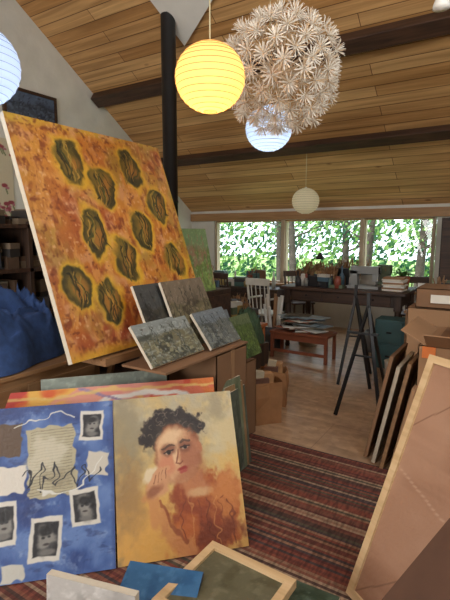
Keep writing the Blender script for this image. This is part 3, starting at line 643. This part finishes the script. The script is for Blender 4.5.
# ---------------- left side ----------------
b=B(); x0,x1,y0,y1=-4.05,-3.62,1.7,3.9
for z in(.02,.45,.88,1.28,1.66): b.box(x0,x1,y0,y1,z,z+.035,M_dark)
for y in(y0,(y0+y1)/2-.3,y1-.04): b.box(x0,x1,y,y+.04,0,1.72,M_darkz)
b.box(x0,x0+.01,y0,y1,0,1.7,M_darkz); b.obj('dark_wooden_shelf',bevel=.003)
FC=[(52,48,46),(80,64,52),(120,104,84),(64,68,74),(40,40,44),(90,70,54),(140,128,106),(50,46,44)]
clutter('stored_folders',x0+.14,x1-.14,y0+.1,y1-.1,1.316,64,51,.32,'folders',FC); clutter('stored_folders',x0+.14,x1-.14,y0+.1,y1-.1,.916,64,52,.34,'folders',FC)
clutter('stored_boxes',x0+.14,x1-.14,y0+.1,y1-.1,1.697,22,53,.16,'folders',FC)
b=B(); b.box(-3.3,-2.34,.95,2.1,0,.80,M_oak); b.box(-3.32,-2.32,.93,2.12,.80,.825,M_oak)
b.box(-2.34,-2.325,1.0,1.5,.05,.75,M_oak); b.box(-2.34,-2.325,1.55,2.05,.05,.75,M_oak); b.obj('wooden_chest',bevel=.004)
drape('blue_jacket',Vector((-2.70,1.60,.827)),.33,.44,.46,(50,76,124),11,.3,100,1.3)
canvas('framed_picture',(XL+.04,3.72,3.1),Ydir,0,.8,.42,.02,land((84,100,124),(70,80,94),(40,46,60),81),50,M_dark,(.03,M_dark))
def p_flor(U,V):
    p=P(U,V,(206,196,170)); r=random.Random(4)
    for i in range(44):
        x,y=r.random(),r.random(); p.line([(x,y),(x+.03,y+.1)],.006,(90,110,70),1); p.ell(x,y,.026,.022,(150,66,78),0,.2,.6,i); p.ell(x+.03,y+.03,.018,.016,(180,116,130),0,.2,.6,i)
    return p.c
canvas('floral_wall_hanging',(XL+.02,2.35,1.80),Ydir,0,1.45,1.05,.012,p_flor,150,plain((206,196,170),.9))

# ---------------- stove + pipe ----------------
pc=W(-.68,5.9); 
b=B(); zt=roof(pc.y)-.02
b.lathe([(.09,.87),(.09,2.0),(.094,2.0),(.094,2.03),(.09,2.03),(.09,zt)],M_black,(0,0,0),24)
b.obj('stove_pipe',loc=Vector((pc.x,pc.y,0)))
b=B(); b.box(-.32,.32,-.26,.26,.16,.84,M_iron); b.box(-.35,.35,-.29,.29,.835,.865,M_iron); b.box(-.22,.22,-.275,-.26,.3,.7,M_black); b.box(.1,.2,-.3,-.275,.48,.5,M_white)
for x in(-.27,.27):
    for y in(-.2,.2): b.cyl((x,y,0),(x,y,.17),.025,M_iron)
b.obj('wood_stove',loc=Vector((pc.x,pc.y,0)),rot=PSI,bevel=.01)

# ---------------- lanterns ----------------
def lantern_mat(name,c,em,s):
    m,nt,bb=newmat(name)
    out=nt.nodes['Material Output']; d=nt.nodes.new('ShaderNodeBsdfDiffuse'); t=nt.nodes.new('ShaderNodeBsdfTranslucent'); mm=nt.nodes.new('ShaderNodeMixShader'); mm.inputs[0].default_value=.55
    d.inputs[0].default_value=lin(c); t.inputs[0].default_value=lin(c); nt.links.new(d.outputs[0],mm.inputs[1]); nt.links.new(t.outputs[0],mm.inputs[2])
    ad=nt.nodes.new('ShaderNodeAddShader'); e=nt.nodes.new('ShaderNodeEmission'); e.inputs[0].default_value=lin(em); e.inputs[1].default_value=s
    nt.links.new(mm.outputs[0],ad.inputs[0]); nt.links.new(e.outputs[0],ad.inputs[1]); nt.links.new(ad.outputs[0],out.inputs['Surface'])
    return m
def lantern(l,d,z,R,mat,power,lc,wire,ribs=15):
    b=B(); prof=[];N=ribs*4
    for k in range(N+1):
        q=-math.pi/2+.18+(math.pi-.36)*k/N; sc=1-.018*abs(math.cos(ribs*math.pi*k/N)); prof.append((R*math.cos(q)*sc,R*math.sin(q)*.95*sc))
    b.lathe(prof,mat,(0,0,0),40)
    for k in range(0,N+1,4):
        q=-math.pi/2+.18+(math.pi-.36)*k/N; r=R*math.cos(q)*.99; zz=R*math.sin(q)*.95*.985; b.lathe([(r+.003,zz-.0015),(r+.004,zz),(r+.003,zz+.0015)],wire,(0,0,0),40)
    p=W(l,d,z); top=roof(p.y)-z
    b.cyl((0,0,R*.85),(0,0,top),.004,plain((200,190,150),.6),None,6); b.cyl((0,0,.03),(0,0,R*.98),.018,M_white,None,10); b.cyl((0,0,top-.05),(0,0,top-.01),.04,M_white,.05,12)
    o=b.obj('paper_lantern',loc=p)
    if power:
        L=bpy.data.lights.new('lantern_bulb','POINT'); L.energy=power; L.color=lc; L.shadow_soft_size=.04
        lo=bpy.data.objects.new('lantern_bulb',L); S.collection.objects.link(lo); lo.parent=o; lo.location=(0,0,-.06)
    return o
lantern(-.083,2.7,2.465,.195,lantern_mat('lantern_yellow',(244,214,158),(220,134,46),.14),3.6,(1,.68,.31),plain((170,116,54),.7))
lantern(.42,4.6,2.615,.225,lantern_mat('lantern_cool',(212,222,234),(180,200,236),.2),2.2,(.78,.88,1),plain((140,152,176),.7))
lantern(1.21,7.05,2.11,.205,lantern_mat('lantern_plain',(228,220,196),(214,204,176),.18),0,(1,1,1),plain((160,150,124),.7))
lantern(-1.33,2.6,2.50,.225,lantern_mat('lantern_pale',(206,218,236),(186,206,236),.25),1.6,(.84,.91,1),plain((150,166,190),.7))

# dandelion pendant
M_dan=plain((236,228,214),.7,.06,20,name='dandelion_white'); M_dan2=plain((208,182,150),.7,.08,20,name='dandelion_wood')
b=B(); R=.37; NB=118; r=random.Random(2); ga=math.pi*(3-math.sqrt(5))
for k in range(NB):
    zz=1-2*(k+.5)/NB; rr=math.sqrt(1-zz*zz); n=Vector((rr*math.cos(ga*k),rr*math.sin(ga*k),zz))
    if zz>.985: continue
    c=n*(R+r.uniform(-.025,.02)); b.cyl(n*.05,c,.0025,M_dan2,None,4,smooth=False)
    t=n.orthogonal().normalized(); s_=n.cross(t); ph=r.uniform(0,1)
    for (cnt,el,L) in((12,.15,.076),(10,.75,.076),(5,1.2,.072)):
        for j in range(cnt):
            q=2*math.pi*(j+ph)/cnt; dr=((t*math.cos(q)+s_*math.sin(q))*math.cos(el)+n*math.sin(el)).normalized()
            sd=dr.cross(n).normalized() if abs(dr.dot(n))<.99 else t; w0,w1=.0017,.0038
            nn=dr.cross(sd)*.001
            p1=c+dr*L*.8;p2=c+dr*L
            vs=[c-sd*w0-nn,c+sd*w0-nn,p1+sd*w1-nn,p2-nn,p1-sd*w1-nn,c-sd*w0+nn,c+sd*w0+nn,p1+sd*w1+nn,p2+nn,p1-sd*w1+nn]
            b.add(vs,[(4,3,2,1,0),(5,6,7,8,9),(0,1,6,5),(1,2,7,6),(2,3,8,7),(3,4,9,8),(4,0,5,9)],M_dan if (j+k)%5 else M_dan2)
b.lathe([(.001,-.07),(.05,-.05),(.07,0),(.05,.05),(.001,.07)],M_dan2,(0,0,0),16)
p=W(.39,3.4,2.725); b.cyl((0,0,0),(0,0,roof(p.y)-2.725),.004,M_white,None,6); b.obj('dandelion_pendant_lamp',loc=p)
b=B(); b.lathe([(.001,.07),(.03,.06),(.05,0),(.05,-.02),(.001,-.03)],M_white,(0,0,0),16); p=W(1.33,3.05,3.0); b.cyl((0,0,.06),(0,0,roof(p.y)-3.0),.006,M_white,None,8); b.obj('spot_lamp',loc=p)

# ---------------- outside ----------------
b=B(); b.box(-30,20,YB+.25,40,-.5,-.46,plain((130,156,84),.9,.3,2)); b.obj('lawn')
def leafmat(name,c):
    m,nt,bb=newmat(name); out=nt.nodes['Material Output']
    d=nt.nodes.new('ShaderNodeBsdfDiffuse'); t=nt.nodes.new('ShaderNodeBsdfTranslucent'); mm=nt.nodes.new('ShaderNodeMixShader'); mm.inputs[0].default_value=.5
    d.inputs[0].default_value=lin(c); t.inputs[0].default_value=lin(c); nt.links.new(d.outputs[0],mm.inputs[1]); nt.links.new(t.outputs[0],mm.inputs[2]); nt.links.new(mm.outputs[0],out.inputs['Surface']); return m
LM=[leafmat('leaf_a',(112,150,78)),leafmat('leaf_b',(70,112,72)),leafmat('leaf_c',(146,180,110)),leafmat('leaf_d',(52,88,70))]
M_bark=plain((62,54,48),.9,.3,8,0,.5)
def tree(x,y,h,seed,nl):
    r=random.Random(seed); b=B(); b.cyl((x,y,-.455),(x+r.uniform(-.3,.3),y,h),.14,M_bark,.06,9)
    for k in range(9):
        z=r.uniform(1.1,h); q=r.uniform(0,6.3); L=r.uniform(.8,1.8); e=Vector((x+L*math.cos(q),y+L*math.sin(q),z+L*.4)); b.cyl((x,y,z),e,.03,M_bark,.01,6)
        for i in range(nl//9):
            c=e+Vector((r.gauss(0,.5),r.gauss(0,.5),r.gauss(0,.4))); s=r.uniform(.04,.09)
            n=Vector((r.gauss(0,1),r.gauss(0,1),r.gauss(0,1))).normalized(); t=n.orthogonal().normalized()*s; u=n.cross(t).normalized()*s*.55
            b.add([c-t,c-u,c+t,c+u],[(0,1,2,3)],r.choice(LM))
    return b.obj('tree')
rr=random.Random(9)
for i in range(16): tree(-14.5+i*1.1+rr.uniform(-.3,.3),12.0+rr.uniform(0,5),rr.uniform(2.8,4.0),100+i,760)
b=B(); r=random.Random(77)
for i in range(10500):
    c=Vector((r.uniform(-24,6),r.uniform(20,22),-.4+4.6*r.random()**1.3)); s=r.uniform(.09,.2); n=Vector((r.gauss(0,1),r.gauss(0,1),r.gauss(0,1))).normalized(); t=n.orthogonal().normalized()*s; u=n.cross(t).normalized()*s*.6
    b.add([c-t,c-u,c+t,c+u],[(0,1,2,3)],r.choice(LM))
b.obj('hedge')

# ---------------- lights ----------------
w=bpy.data.worlds.new('sky'); S.world=w; w.use_nodes=True; bg=w.node_tree.nodes['Background']; bg.inputs[0].default_value=(.78,.90,1,1); bg.inputs[1].default_value=4.2
sun=bpy.data.lights.new('sun','SUN'); sun.energy=6; sun.angle=.02; sun.color=(1,.95,.85); so=bpy.data.objects.new('sun',sun); S.collection.objects.link(so); so.rotation_euler=(math.radians(48),0,math.radians(-20))
def area(name,loc,target,sx,sy,e,c):
    L=bpy.data.lights.new(name,'AREA'); L.shape='RECTANGLE'; L.size=sx; L.size_y=sy; L.energy=e; L.color=c
    o=bpy.data.objects.new(name,L); S.collection.objects.link(o); o.location=loc; o.rotation_euler=(Vector(target)-Vector(loc)).to_track_quat('-Z','Y').to_euler(); return o
area('added_fill_rear',(-1.2,-1.6,4.1),(-2.2,3.5,.8),2.6,1.6,112,(.97,.98,1))  # added fill light behind the camera; the roof has no opening here
area('added_fill_right',(1.3,2.0,3.4),(-3.5,4.5,1.2),2.0,1.6,70,(.94,.98,1))  # added fill from the right side, unseen; that wall has no window
area('added_fill_ceiling',(-2.2,-3.0,1.5),(-2.4,5.0,3.6),3.0,1.4,125,(1,.98,.95))  # added uplight to brighten the ceiling; the front wall is closed

# ---------------- camera ----------------
cam=bpy.data.cameras.new('camera'); cam.sensor_fit='VERTICAL'; cam.sensor_height=36; cam.sensor_width=27; cam.lens=27.6; cam.clip_start=.05
co=bpy.data.objects.new('camera',cam); S.collection.objects.link(co); co.location=(0,0,CAMZ); co.rotation_euler=(math.radians(82),0,PSI); S.camera=co
